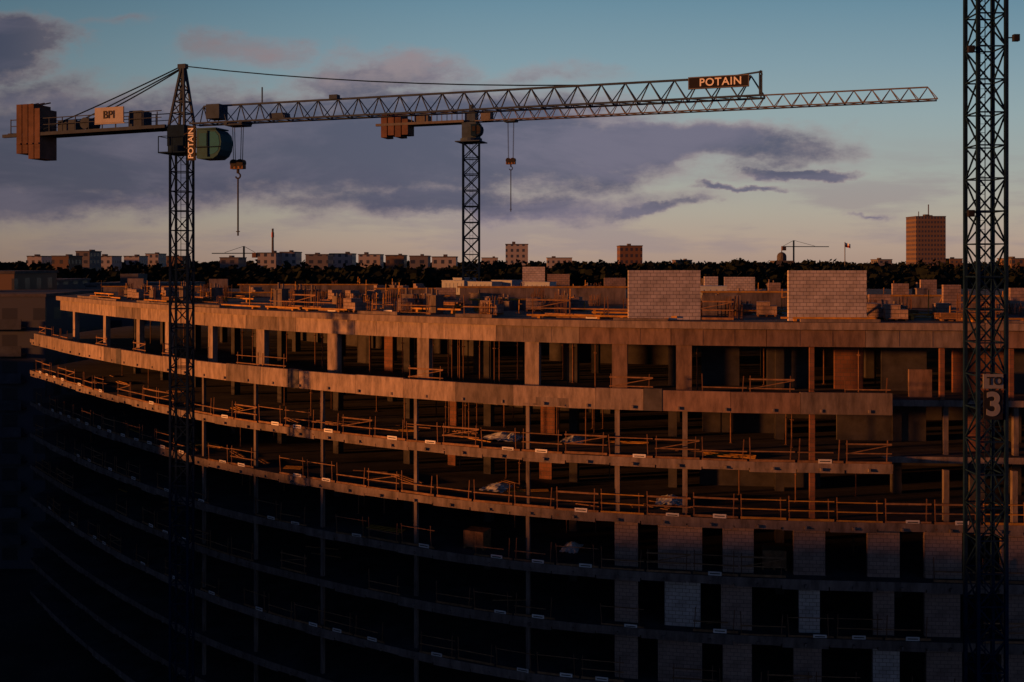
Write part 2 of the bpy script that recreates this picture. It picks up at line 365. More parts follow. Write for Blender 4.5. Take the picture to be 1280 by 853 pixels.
piers={3:[(768,797),(823,877),(903,941),(992,1032),(1085,1125),(1155,1203),(1252,1300)],
       4:[(768,797),(831,875),(902,940),(998,1025),(1090,1117),(1155,1200),(1255,1300)],
       5:[(768,797),(822,877),(903,940),(992,1026),(1090,1125),(1158,1203),(1252,1300)]}
piers[6]=piers[5]; piers[7]=piers[5]
for lev,ps in piers.items():
    for a,b in ps:
        s0=sb(b,0.75); s1=sb(a,0.75); p0,_,_=at(s0,0.75); p1,_,_=at(s1,0.75); c=(p0+p1)/2; r=math.atan2((p0-p1).y,(p0-p1).x); ln=(p1-p0).length/2
        mm_=blockm if (lev,a) in((4,831),(4,998),(5,1090)) else (blockd if (a+lev*37)%2 else blockd2)
        m_=MB(); m_.box(-ln,ln,0,0.24,0,3.0-TH-(0.0 if R()<0.7 else 0.25)); part(m_,"block_pier",mm_,loc=(c.x,c.y,LV[lev]),rz=r)

# ------------------------------------------------------------ guardrails
def rail_proto(var):
    m1=MB(); L_=2.3
    if var not in(2,6): m1.box(-L_/2,L_/2,-0.04,-0.015,0.98+U(-.03,.03),1.045)
    if var!=3: m1.box(-L_/2,L_/2-(.5 if var==6 else 0),-0.04,-0.015,0.50,0.56)
    m1.box(-L_/2,L_/2,-0.045,-0.015,0.0,0.12)
    if var==1: m1.bar((-L_/2,-0.05,0.5),(L_/2,-0.05,0.98),0.04,0)
    g=emit(m1,"guardrail",[wood if var!=4 else yellow],label="timber guardrail boards on steel posts at slab edge",cat="guardrail",group="guardrails along the slab edges")
    for x in (-L_/2+0.06,L_/2-0.25):
        p=MB(); e=U(-.1,.1); p.bar((x,0.02,-.25),(x+e,0.02,1.2+U(-.1,.1)),.045); p.box(x-0.03,x+0.08,-0.03,0.1,-0.3,-0.22); emit(p,"post",[rust],parent=g)
    if var in(0,3,5,6):
        p=MB(); x=U(-.5,.5); p.box(x-0.34,x+0.34,-0.062,-0.047,-0.02,0.19,0); p.box(x-0.26,x+0.26,-0.066,-0.063,0.06,0.11,1); emit(p,"sign",[white,blackm],parent=g)
    return g
protos=[rail_proto(v) for v in range(7)]
used=set(); cnt=0
rails=[(0,sE,LEN,0.3),(1,sE,LEN,0.08),(2,sb(1290),LEN,0.08),(3,sb(1290),LEN,0.12),(4,sb(1290),LEN,0.12),(5,sb(1200),LEN,0.12)]
for lev,s0,s1,off in rails:
    s=s0+1.2
    while s<s1-1.2:
        p,tg,n=at(s,off+U(-.05,.05)); z=LV[lev]+(0.0 if lev else 0.22)
        if R()<(0.92 if lev in(1,2) else 0.7 if lev else 0.45):
            v_=random.choice([0,3,1,5,3,2,6,0,6]) if lev in(1,2) else random.choice([1,2,5,3,6])
            if lev==2 and p.x>5: v_=4 if R()<0.6 else 0
            pr=protos[v_]
            if v_ not in used: used.add(v_); c=pr; c.location=(p.x,p.y,z); c.rotation_euler=(0,0,rzof(tg)+U(-.02,.02))
            else: c=clone(pr,(p.x,p.y,z+U(-.04,.04)),rzof(tg)+U(-.04,.04))
            cnt+=1
        s+=2.42
s=8
while s<LEN-4:
    p,tg,n=at(s,3.4)
    if R()<0.4: clone(protos[random.choice([6,2,1])],(p.x,p.y,ZR+0.02),rzof(tg)+U(-.05,.05))
    s+=2.42
m_=MB(); m_.cyl((0,0,0.02),(0,0,1.5),0.04,8); m_.cyl((0,0,1.5),(0,0,2.5),0.028,8); m_.box(-.08,.08,-.08,.08,0,0.02); m_.box(-.1,.1,-.1,.1,2.5,2.53); m_.bar((-.12,0,1.45),(.12,0,1.45),0.03)
prop=emit(m_,"shoring_prop",[rust],label="rusty telescopic steel prop standing under slab",cat="shoring prop",group="shoring props under the slabs")
first=True
for i in range(110):
    lev=random.choice([0,0,0,0,1,1,2,3]); px=random.choice([U(90,640),U(690,765),U(540,650),U(870,1160),U(300,520)]); off=U(2.8,9)
    s=sb(px,off); p,tg,n=at(s,off); hh=((ZR-0.38-LV[0]) if lev==0 else 3.0-TH)/2.53
    if first: prop.location=(p.x,p.y,LV[lev]); prop.scale=(1,1,hh); first=False
    else: clone(prop,(p.x,p.y,LV[lev]),U(0,3),(1,1,hh))
for px,off,lev,wd in ((628,3.0,1,2.1),(622,3.2,2,1.5),(838,3.0,2,1.5),(640,3.0,1,1.2),(718,3.6,1,1.3),(715,3,3,1.0)):
    s=sb(px,off); p,tg,n=at(s,off); m_=MB(); nx_=12
    vs=[(-wd/2+wd*i/nx_,-0.9+1.8*j/nx_,0.05+0.3*math.exp(-((i-6)**2+(j-7)**2)/16)+U(0,0.09)) for j in range(nx_+1) for i in range(nx_+1)]
    m_.add(vs,[(j*(nx_+1)+i,j*(nx_+1)+i+1,(j+1)*(nx_+1)+i+1,(j+1)*(nx_+1)+i) for j in range(nx_) for i in range(nx_)])
    emit(m_,"tarpaulin",[tarpm],loc=(p.x,p.y,LV[lev]),rz=rzof(tg),label="crumpled pale plastic sheet covering material on slab",cat="tarpaulin",group="plastic sheets on the slabs")
def crate(p,z,r):
    m_=MB(); m_.box(-0.62,0.62,-0.5,0.5,0.12,1.05)
    for x in(-0.6,0,0.6): m_.box(x-0.05,x+0.05,-0.5,0.5,0,0.118)
    for x in(-0.62,-0.02,0.57): m_.box(x,x+0.05,-0.52,-0.501,0.12,1.05)
    return emit(m_,"wooden_crate",[wood],loc=(p.x,p.y,z),rz=r,label="plain wooden crate standing on open floor slab",cat="crate")
s=sb(597,1.5); p,tg,n=at(s,1.5); crate(p,LV[3],rzof(tg))
s=sb(965,2.5); p,tg,n=at(s,1.9); crate(p,LV[3],rzof(tg))
for i in range(46):
    lev=random.choice([1,1,2,2,3,4]); s=U(sE+3,LEN-8); off=U(.9,5); p,tg,n=at(s,off)
    m_=MB(); L_=U(.6,1.6)
    for q in range(random.choice([1,2,3])): m_.box(-L_,L_,-0.25+q*.2,-.1+q*.2,0.005+.03*q,0.05+.03*q)
    emit(m_,"timber_board",[random.choice([wood,wood,yellow])],loc=(p.x,p.y,LV[lev]),rz=rzof(tg)+U(-.5,.5),label="loose timber boards lying on open floor slab",cat="plank",group="loose boards on the floor slabs")

# ------------------------------------------------------------ roof things
def bwall(px0,px1,Y,h,label,th=0.25,m=blockm,z=ZR):
    x0=(px0-640)/1244*Y; x1=(px1-640)/1244*Y; m_=MB(); w_=(x1-x0)/2
    m_.box(-w_,w_,-th/2,th/2,0,h)
    o=emit(m_,"block_wall",[m],loc=((x0+x1)/2,Y,z),rz=U(-0.03,0.03),label=label,cat="wall")
    for q in (-w_*0.55,w_*0.55): mm=MB(); mm.bar((q,th/2,h*0.8),(q,th/2+1.3,0.0),0.08); emit(mm,"brace",[wood],parent=o)
    return o
bwall(785,875,55.2,2.75,"large wall of white masonry blocks at roof edge")
bwall(985,1082,54.2,2.75,"large wall of white masonry blocks beside roof edge")
bwall(653,681,88,2.8,"small white block wall on roof")
bwall(684,712,92,2.1,"low white block wall on roof",m=blockd)
bwall(905,943,84,1.95,"short white block wall on roof")
bwall(880,897,84,2.0,"narrow white block pier on roof")
bwall(960,975,78,1.6,"narrow white block pier on roof",m=blockd)
bwall(1086,1112,62,1.2,"low white block wall on roof",m=blockd)
bwall(1115,1135,75,1.6,"pale block wall stub on roof",m=blockd)
bwall(1178,1200,66,1.7,"pale block wall stub on roof",m=blockd)
bwall(1150,1170,80,1.8,"pale block wall stub on roof",m=blockd)
bwall(1262,1300,62,1.6,"pale block wall on roof edge",m=blockd)
bwall(877,925,60,1.2,"low grey concrete wall on roof",m=concrete)
bwall(755,782,95,1.7,"low pale block wall on roof",m=blockd)
bwall(262,285,95,1.6,"low grey wall stub on roof",m=concrete)
bwall(545,570,86,1.0,"low pale block wall on roof",m=blockd)
bwall(160,180,104,1.5,"low grey wall stub on roof",m=concrete)
def lowwall(px0,px1,Y,h):
    x0=(px0-640)/1244*Y; x1=(px1-640)/1244*Y; w_=(x1-x0)/2
    m_=MB(); m_.box(-w_,w_,-0.15,0.15,0,h); o=emit(m_,"parapet_wall",[concrete],loc=((x0+x1)/2,Y,ZR),label="long low concrete wall with timber formwork on top",cat="wall")
    m_=MB(); m_.box(-w_-0.2,w_+0.2,-0.2,0.22,h,h+0.12); emit(m_,"formwork_beam",[yellow],parent=o)
lowwall(575,782,76,1.25); lowwall(590,700,68,0.6); lowwall(878,985,72,1.0); lowwall(1085,1200,70,0.8); lowwall(1210,1300,66,0.9); lowwall(300,470,104,0.8)
lowwall(420,560,84,0.3); lowwall(130,250,108,0.5); lowwall(250,420,92,0.35); lowwall(470,600,96,.6)
for off,zo,pr_ in ((3.0,.12,.4),(4.6,.25,.25),(8.5,.25,.2),(12,.3,.2)):
    s=U(6,10)
    while s<LEN-9:
        L_=U(3.5,5.5)
        if R()<pr_:
            p,tg,n=at(s+L_/2,off+U(-.2,.2)); m_=MB(); m_.box(-L_/2,L_/2,-.05,.05,zo,zo+.1)
            for q in(-L_*.35,L_*.35): m_.box(q-.08,q+.08,-.2,.2,0,zo-.002)
            emit(m_,"formwork_beam",[yellow],loc=(p.x,p.y,ZR),rz=rzof(tg)+U(-.06,.06),label="long yellow formwork beam laid along roof edge",cat="formwork beam",group="formwork beams along the roof edge")
        s+=L_+.3
def pallet():
    m_=MB()
    for x in(-0.5,0,0.5): m_.box(x-0.06,x+0.06,-0.5,0.5,0,0.1)
    for i in range(6): m_.box(-0.6,0.6,-0.5+i*0.17,-0.4+i*0.17,0.1,0.13)
    o=emit(m_,"pallet_of_blocks",[wood],label="timber pallet stacked with pale masonry blocks on roof",cat="pallet",group="pallets of blocks on the roof")
    b=MB()
    for i in range(3):
        for j in range(3):
            if j==2 and i==2: continue
            b.box(-0.58+i*0.39,-0.2+i*0.39,-0.45,0.45,0.132+j*0.25,0.37+j*0.25)
    emit(b,"block_stack",[blockd],parent=o); return o
def timber():
    m_=MB()
    for j in range(3):
        for i in range(5-j%2): m_.box(-1.3+U(-.2,.2),1.3+U(-.2,.2),-0.45+i*0.19,-0.3+i*0.19,0.1+j*0.12,0.2+j*0.12)
    for x in(-1.0,1.0): m_.box(x-.05,x+.05,-0.5,0.5,0,0.098)
    return emit(m_,"timber_stack",[wood],label="stack of timber formwork beams lying on roof",cat="timber stack",group="stacks of formwork beams on the roof")
def rebar():
    m_=MB()
    for i in range(4):
        for j in range(3):
            x=-.3+i*.2; y=-.2+j*.2
            if 0<i<3 and j==1: continue
            m_.bar((x,y,0),(x+U(-.05,.05),y+U(-.05,.05),1.3+U(-.2,.25)),0.03)
    for z in(.3,.7):
        m_.bar((-.3,-.2,z),(.3,-.2,z),.025); m_.bar((-.3,.2,z),(.3,.2,z),.025); m_.bar((-.3,-.2,z),(-.3,.2,z),.025); m_.bar((.3,-.2,z),(.3,.2,z),.025)
    return emit(m_,"rebar_cage",[rust],label="rusty vertical reinforcement bars sticking out of roof",cat="rebar cage",group="rebar cages on the roof")
def shaft():
    m_=MB(); m_.box(-.4,.4,-.35,.35,0,1.1); m_.box(-.46,.46,-.41,.41,1.1,1.18); m_.cyl((-.2,0,1.18),(-.2,0,1.6),.09); m_.cyl((.2,0,1.18),(.2,0,1.5),.07)
    return emit(m_,"ventilation_shaft",[concrete],label="short concrete ventilation shaft with pipes on roof",cat="ventilation shaft",group="ventilation shafts on the roof")
def post():
    m_=MB(); m_.bar((0,0,0),(0.03,0,1.5),.05); m_.box(-.15,.15,-.15,.15,0,.05); m_.bar((-.02,-.06,1.0),(.3,-.06,1.05),.04)
    return emit(m_,"edge_post",[yellow],label="thin yellow edge protection post standing on roof",cat="post",group="edge posts on the roof")
def unit():
    m_=MB(); m_.box(-1.3,1.3,-.8,.8,0.1,1.4); m_.box(-1.34,1.34,-.84,.84,1.4,1.46)
    for x in(-1.0,1.0): m_.box(x-.1,x+.1,-.8,.8,0,.098)
    for k in range(5): m_.box(-1.1+k*.45,-.8+k*.45,-.83,-.802,.35,1.2)
    return emit(m_,"equipment_container",[unitm],label="pale bluish equipment container standing on roof",cat="container",group="pale containers on the roof")
kinds=[(pallet,34),(timber,9),(rebar,80),(shaft,36),(post,70),(unit,7)]
for fn,cn in kinds:
    pr=fn(); i=0
    while i<cn:
        s=U(1,LEN-4); off=random.choice([U(3.6,12),U(8,45)]); p,tg,n=at(s,off)
        if p.y>117 or abs(p.x/p.y)>0.56 or p.x<-43: continue
        if fn is unit and not(70<p.y<112 and -18<p.x<16): continue
        r=rzof(tg)+U(-.25,.25)
        if i==0: pr.location=(p.x,p.y,ZR); pr.rotation_euler=(0,0,r)
        else: clone(pr,(p.x,p.y,ZR),r,(1,1,U(.4,1.1)) if fn in(shaft,rebar,post) else None)
        i+=1
for i in range(30):
    s=U(5,LEN-5); off=U(2.9,16); p,tg,n=at(s,off)
    m_=MB(); L_=U(1.0,2.4); m_.box(-L_,L_,-0.1,0.1,0.02,0.07+0.05*R())
    emit(m_,"formwork_plank",[random.choice([yellow,wood,wood,wood])],loc=(p.x,p.y,ZR+U(0,.1)),rz=rzof(tg)+U(-.3,.3),label="loose formwork plank lying near roof edge",cat="plank",group="loose planks on the roof")

# ------------------------------------------------------------ cranes
def mast(mb,w_,z0,z1,chord=0.13,br=0.06,pitch=None,xb=False):
    h=w_/2; pitch=pitch or w_; n_=int((z1-z0)/pitch); dz=(z1-z0)/n_
    C=[(-h,-h),(h,-h),(h,h),(-h,h)]
    for x,y in C: mb.bar((x,y,z0),(x,y,z1),chord)
    for k in range(n_):
        za=z0+k*dz; zb=za+dz
        for i in range(4):
            a=C[i]; b=C[(i+1)%4]
            mb.bar((*a,za),(*b,za),br)
            if k%2==0 or (xb and i%2==0): mb.bar((*a,za),(*b,zb),br)
            if k%2==1 or (xb and i%2==0): mb.bar((*b,za),(*a,zb),br)
    for q in(-.16,.16): mb.bar((q,h*0.6,z0),(q,h*0.6,z1),0.03)
    z=z0
    while z<z1: mb.bar((-.16,h*.6,z),(.16,h*.6,z),0.02); z+=0.4
def jib(mb,x0,x1,zb,h,wd,chord=0.09,br=0.05,pitch=1.15,taper=0.0):
    n_=int((x1-x0)/pitch); dx=(x1-x0)/n_
    for y in(-wd/2,wd/2): mb.bar((x0,y,zb),(x1,y,zb),chord)
    def ht(x): return h*(1-taper*(x-x0)/(x1-x0))
    mb.bar((x0+dx*.5,0,zb+h),(x1-dx*.5,0,zb+ht(x1)),chord*1.1)
    for k in range(n_):
        a=x0+k*dx; m=a+dx/2; b=a+dx; t=zb+ht(m)
        for y in(-wd/2,wd/2): mb.bar((a,y,zb),(m,0,t),br); mb.bar((m,0,t),(b,y,zb),br)
        mb.bar((a,-wd/2,zb),(a,wd/2,zb),br); mb.bar((a,-wd/2,zb),(b,wd/2,zb),br*.8)
RX=Matrix.Rotation(math.pi/2,4,'X'); RZ=Matrix.Rotation(math.pi/2,4,'Z'); TR=Matrix.Translation
A1=math.atan2(-0.305,0.953)
c1=obj("tower_crane",None,loc=(-19.9,60,0),rz=A1,label="dark hammerhead tower crane with long lattice jib beside building",cat="tower crane")
ZJ=ZC+8.25
m_=MB(); mast(m_,1.05,0,ZC+6.6,0.125,0.055,1.15); m_.box(-1.4,1.4,-1.4,1.4,0,0.8); o=emit(m_,"mast",[crane_m3],parent=c1); o.rotation_euler=(0,0,-A1)
m_=MB(); m_.cyl((0,0,ZC+6.6),(0,0,ZC+6.95),.8,20); m_.box(-.6,.6,-.6,.6,ZC+6.95,ZC+8.2); m_.box(-.95,.95,-.95,.95,ZC+6.5,ZC+6.58)
for a in (-.95,.95):
    m_.bar((a,-.95,ZC+7.5),(a,.95,ZC+7.5),.04); m_.bar((-.95,a,ZC+7.5),(.95,a,ZC+7.5),.04)
    for b in(-.95,0,.95): m_.bar((a,b,ZC+6.5),(a,b,ZC+7.5),.04); m_.bar((b,a,ZC+6.5),(b,a,ZC+7.5),.04)
emit(m_,"slewing_unit",[crane_m3],parent=c1)
m_=MB(); top=(0.1,0,ZC+11.8)
for x,y in((-.55,-.5),(.55,-.5),(.55,.5),(-.55,.5)): m_.bar((x,y,ZJ-.1),(top[0]+x*.12,y*.15,top[2]),.13)
for k in range(1,5):
    f=k/5.0; z=ZJ+(top[2]-ZJ)*f; a=.55*(1-f*.88); b=.5*(1-f*.85)
    P=[(-a,-b,z),(a,-b,z),(a,b,z),(-a,b,z)]; f2=(k-1)/5; z2=ZJ+(top[2]-ZJ)*f2; a2=.55*(1-f2*.88); b2=.5*(1-f2*.85); Q=[(-a2,-b2,z2),(a2,-b2,z2),(a2,b2,z2),(-a2,b2,z2)]
    for i in range(4): m_.bar(P[i],P[(i+1)%4],.06); m_.bar(Q[i],P[(i+1)%4],.05)
m_.box(-.2,.35,-.15,.15,top[2]-.15,top[2]+.12); emit(m_,"tower_head",[crane_m],parent=c1)
m_=MB(); jib(m_,0.9,34.1,ZJ,1.05,1.0,.095,.05,1.25)
for k in(0,1):
    m_.bar((33.9+.1*k,-.5,ZJ),(33.9+.1*k,-.5,ZJ+1.2),.07); m_.bar((33.9,.5,ZJ),(33.9,.5,ZJ+1.2),.07); m_.bar((33.95,-.5,ZJ+1.2),(33.95,.5,ZJ+1.2),.07)
m_.bar((32.5,0,ZJ+1.1),(33.95,0,ZJ+1.25),.08); m_.bar((5.53,0,ZJ+1.0),(5.53,0,ZJ+2.0),.06)
m_.box(2.0,2.9,-.45,.45,ZJ+.25,ZJ+1.1); m_.box(6.2,7.2,-.3,.3,ZJ+.1,ZJ+.4); m_.box(10,10.5,-.2,.2,ZJ+1.05,ZJ+1.3)
emit(m_,"jib",[crane_m],parent=c1)
m_=MB()
for y in(-.6,.6):
    m_.bar((-12.9,y,ZJ-.25),(-.7,y,ZJ-.1),.2)
    m_.bar((-12.3,y,ZJ+.75),(-1,y,ZJ+.85),.05); m_.bar((-12.3,y,ZJ+.35),(-1,y,ZJ+.45),.04)
    for k in range(12): m_.bar((-12.3+k*1.0,y,ZJ-.2),(-12.3+k*1.0,y,ZJ+.8),.045)
for k in range(12): m_.bar((-12.5+k,-.6,ZJ-.2),(-11.8+k,.6,ZJ-.2),.08)
m_.box(-12.6,-.8,-.55,.55,ZJ-.12,ZJ-.07); m_.box(-3.4,-2.5,-.5,.45,ZJ,ZJ+.95); m_.box(-8.8,-7.5,-.45,.45,ZJ-.05,ZJ+.6); m_.cyl((-6.7,-.5,ZJ+.35),(-6.7,.5,ZJ+.35),.36,14)
emit(m_,"counter_jib",[crane_m],parent=c1)
for k in range(4):
    m_=MB(); x=-11.75+k*.47; m_.box(x,x+.41,-.72,.72,ZC+6.5+(.35 if k<2 else 0),ZC+9.95-(.3 if k>2 else 0)); m_.box(x+.05,x+.36,-.78,-.722,ZC+7.4,ZC+7.5); m_.bar((x+.2,-.4,ZC+9.9),(x+.2,.4,ZC+10.15),.08)
    emit(m_,"counterweight",[cw_m],parent=c1)
for (a,b) in (((top[0],-.1,top[2]),(24.6,0,ZJ+1.08)),((top[0],-.1,top[2]),(-10.0,-.6,ZJ)),((top[0],.1,top[2]),(-10.0,.6,ZJ)),((top[0],0,top[2]-.1),(-6.7,0,ZJ+.6))):
    m_=MB(); n_=8; q0=.35 if b[0]>0 else .08
    for k in range(n_):
        p=Vector(a).lerp(Vector(b),k/n_); q=Vector(a).lerp(Vector(b),(k+1)/n_); sag=lambda t:-q0*4*t*(1-t)
        p.z+=sag(k/n_); q.z+=sag((k+1)/n_); m_.bar(p,q,.06)
    emit(m_,"tie_bar",[crane_m3],parent=c1)
def cab(parent,x,y,z,s=1.0,body=None,gl=None):
    m_=MB(); prof=[(-.85,.05),(-.75,0),(.35,0),(.68,.2),(.88,.55),(.95,1.05),(.85,1.5),(.55,1.8),(-.75,1.85),(-.85,1.8)]
    n_=len(prof); vs=[(x+a*s,y-.65*s,z+b*s) for a,b in prof]+[(x+a*s,y+.65*s,z+b*s) for a,b in prof]
    m_.add(vs,[tuple(range(n_))[::-1],tuple(range(n_,2*n_))]+[(i,(i+1)%n_,n_+(i+1)%n_,n_+i) for i in range(n_)])
    m_.box(x-.9*s,x+.6*s,y-.7*s,y+.7*s,z+1.852*s,z+1.93*s); c=emit(m_,"cab",[body or tealm],parent=parent)
    pts_=[(.1,.25),(.42,.3),(.72,.5),(.83,.95),(.75,1.4),(.5,1.68),(.1,1.68)]
    for yy in(-.665,.665): g=MB(); g.add([(x+a*s,y+yy*s,z+b*s) for a,b in pts_],[tuple(range(7))]); emit(g,"cab_window",[gl or glass],parent=c)
    g=MB(); g.box(x-.65*s,x-.1*s,y-.68*s,y-.655*s,z+.8*s,z+1.6*s); emit(g,"cab_window",[gl or glass],parent=c)
    f=MB(); f.bar((x+0*s,y-.7*s,z+.1*s),(x+0*s,y-.7*s,z+1.75*s),.05); f.bar((x-.85*s,y-.72*s,z+.72*s),(x+.9*s,y-.72*s,z+.72*s),.05); emit(f,"handrail",[crane_m3],parent=c)
cab(c1,2.95,-1.0,ZC+6.0,.92)
m_=MB(); m_.box(1.4,1.95,-1.4,-1.34,ZC+5.95,ZC+7.95); m_.bar((1.5,-1.34,ZC+7.6),(.5,-.5,ZC+7.6),.06); m_.bar((1.5,-1.34,ZC+6.6),(.5,-.5,ZC+6.9),.06); sg=emit(m_,"sign",[blackm],parent=c1,label="upright dark panel with pale vertical lettering")
t=obj("lettering",text_mesh("POTAIN",0.5,white,fat=.02),parent=sg); t.matrix_local=TR((1.67,-1.42,ZC+6.95))@RX@RZ
m_=MB(); m_.box(-5.7,-3.6,-.78,-.7,ZJ+.25,ZJ+1.2); m_.box(-5.75,-3.55,-.74,-.69,ZJ+.18,ZJ+.248); sg=emit(m_,"sign",[signpale],parent=c1,label="grey advertising board with dark lettering")
t=obj("lettering",text_mesh("BPI",0.66,blackm,fat=.015),parent=sg); t.matrix_local=TR((-4.65,-.795,ZJ+.72))@RX
m_=MB(); m_.box(30.4,33.4,-.57,-.51,ZJ+.45,ZJ+1.07); sg=emit(m_,"sign",[blackm],parent=c1,label="black jib sign with pale border and lettering")
m_=MB()
for z in(ZJ+.47,ZJ+1.03): m_.box(30.42,33.38,-.578,-.5705,z,z+.025)
for x in(30.42,33.355): m_.box(x,x+.025,-.578,-.5705,ZJ+.496,ZJ+1.029)
emit(m_,"border",[signgrey],parent=sg)
t=obj("lettering",text_mesh("POTAIN",0.54,white,fat=.015,sp=1.1),parent=sg); t.matrix_local=TR((32.0,-.585,ZJ+.755))@RX
def hook(parent,x,zj,zh,zend,s=1.0):
    m_=MB(); m_.box(x-.6,x+.6,-.5,.5,zj-.22,zj-.12)
    for q in(-.5,.5): m_.cyl((x+q,-.55,zj-.05),(x+q,.55,zj-.05),.12,10)
    emit(m_,"trolley",[crane_m],parent=parent)
    for q in(-.3,.3):
        for y in(-.1,.1): m_=MB(); m_.bar((x+q,y,zj-.15),(x+q*.8,y,zh+.5*s),.03); emit(m_,"hoist_rope",[blackm],parent=parent)
    m_=MB(); m_.box(x-.42*s,x+.42*s,-.18,.18,zh+.1,zh+.6*s,0); m_.cyl((x-.22*s,-.2,zh+.45*s),(x-.22*s,.2,zh+.45*s),.22*s,14,1); m_.cyl((x+.22*s,-.2,zh+.45*s),(x+.22*s,.2,zh+.45*s),.22*s,14,1)
    for k in range(3): m_.box(x-.36*s+.28*k*s,x-.22*s+.28*k*s,-.19,.19,zh+.12,zh+.4*s,1)
    m_.bar((x,0,zh+.1),(x,0,zh-.15),.12,1)
    pr=None
    for k in range(9):
        a=math.radians(90-k*32); q=(x+.16*s*math.cos(a),0,zh-.3+.16*s*math.sin(a))
        if pr: m_.bar(pr,q,.07,1)
        pr=q
    emit(m_,"hook_block",[wood,blackm],parent=parent)
    m_=MB(); z=zh-.4
    m_.bar((x,0,z),(x,0,zend),.07); m_.bar((x-.12,0,zend+.25),(x+.12,0,zend+.25),.05)
    emit(m_,"lifting_chain",[blackm],parent=parent)
hook(c1,3.9,ZJ,ZC+5.4,ZC+1.56)
A2=math.atan2(-0.315,0.949); ZK=ZC+14.1
c2=obj("tower_crane",None,loc=(-4.1,100,0),rz=A2,label="flat-top tower crane with pale jib rising behind building",cat="tower crane")
m_=MB(); mast(m_,1.6,0,ZC+12.0,.17,.09,1.6,True); m_.box(-1.6,1.6,-1.6,1.6,0,.8); o=emit(m_,"mast",[crane_m3],parent=c2); o.rotation_euler=(0,0,-A2)
m_=MB(); m_.cyl((0,0,ZC+12),(0,0,ZC+12.4),1.1,20); m_.box(-.75,.75,-.7,.7,ZC+12.4,ZC+14.0); m_.box(-1.3,1.3,-1.2,1.2,ZC+12.0,ZC+12.1); m_.bar((0,0,ZK),(0,0,ZK+1.7),.35); m_.box(-.5,.6,-.5,.5,ZK,ZK+1.0)
emit(m_,"slewing_unit",[crane_m],parent=c2)
m_=MB(); jib(m_,.6,43.2,ZK,1.25,1.1,.11,.06,1.5,0.1); m_.box(1.2,2.2,-.5,.5,ZK,ZK+.9); emit(m_,"jib",[crane_m2],parent=c2)
m_=MB()
for y in(-.7,.7):
    m_.bar((-10.2,y,ZK),(-.5,y,ZK),.25); m_.bar((-9.5,y,ZK+1),(-.5,y,ZK+1),.06)
    for k in range(9): m_.bar((-9.5+k*1.1,y,ZK),(-9.5+k*1.1,y,ZK+1),.06)
m_.box(-9.8,-.6,-.6,.6,ZK+.05,ZK+.12); m_.box(-6,-4.5,-.5,.5,ZK+.1,ZK+.8); emit(m_,"counter_jib",[crane_m2],parent=c2)
for k in range(4):
    m_=MB(); x=-9.6+k*.78; m_.box(x,x+(.66),-.8,.8,ZC+12.8+(.2 if k%2 else 0),ZC+15.1-(.5 if k>2 else 0)); emit(m_,"counterweight",[cw_m],parent=c2)
cab(c2,1.0,-1.0,ZC+12.5,.6,body=crane_m3,gl=blackm)
hook(c2,4.2,ZK,ZC+9.6,ZC+5.0,1.1)
c3=obj("tower_crane",None,loc=(21.4,45,0),label="dark lattice crane mast with number board in front of building",cat="tower crane")
m_=MB(); mast(m_,1.25,0,ZC+17,.15,.06,1.45,True); m_.box(-1.6,1.6,-1.6,1.6,0,.8); emit(m_,"mast",[crane_m3],parent=c3)
m_=MB(); m_.cyl((0,0,ZC+17),(0,0,ZC+17.4),1.1,20); m_.box(-.9,.9,-.9,.9,ZC+17.4,ZC+18.6); emit(m_,"slewing_unit",[crane_m],parent=c3)
m_=MB(); jib(m_,.6,30,ZC+18.7,1.2,1.2); m_.bar((-11,-.6,ZC+18.7),(.6,-.6,ZC+18.7),.22);m_.bar((-11,.6,ZC+18.7),(.6,.6,ZC+18.7),.22); o=emit(m_,"jib",[crane_m],parent=c3); o.rotation_euler=(0,0,-0.5)
m_=MB(); m_.box(-.42,.42,-.74,-.68,ZC-7.0,ZC-5.7); sg=emit(m_,"number_board",[blackm],parent=c3)
t=obj("lettering",text_mesh("3",1.45,signgrey,fat=.03),parent=sg); t.matrix_local=TR((0,-.755,ZC-6.36))@RX
m_=MB(); m_.box(-.44,.44,-.74,-.68,ZC-5.62,ZC-4.98); sg=emit(m_,"name_board",[signgrey],parent=c3)
t=obj("lettering",text_mesh("TO",0.5,blackm,fat=.02),parent=sg); t.matrix_local=TR((0.06,-.755,ZC-5.3))@RX
for x,z in((-1.0,ZC+9.5),(1.0,ZC+10),(-1.0,ZC+2.2)):
    m_=MB(); m_.bar((.6*(1 if x>0 else -1),-.6,z),(x,-.7,z),.05); m_.box(x-.13,x+.13,-.85,-.65,z-.18,z+.12); m_.cyl((x,-.86,z-.03),(x,-.65,z-.03),.11,10); emit(m_,"floodlight",[blackm],parent=c3)

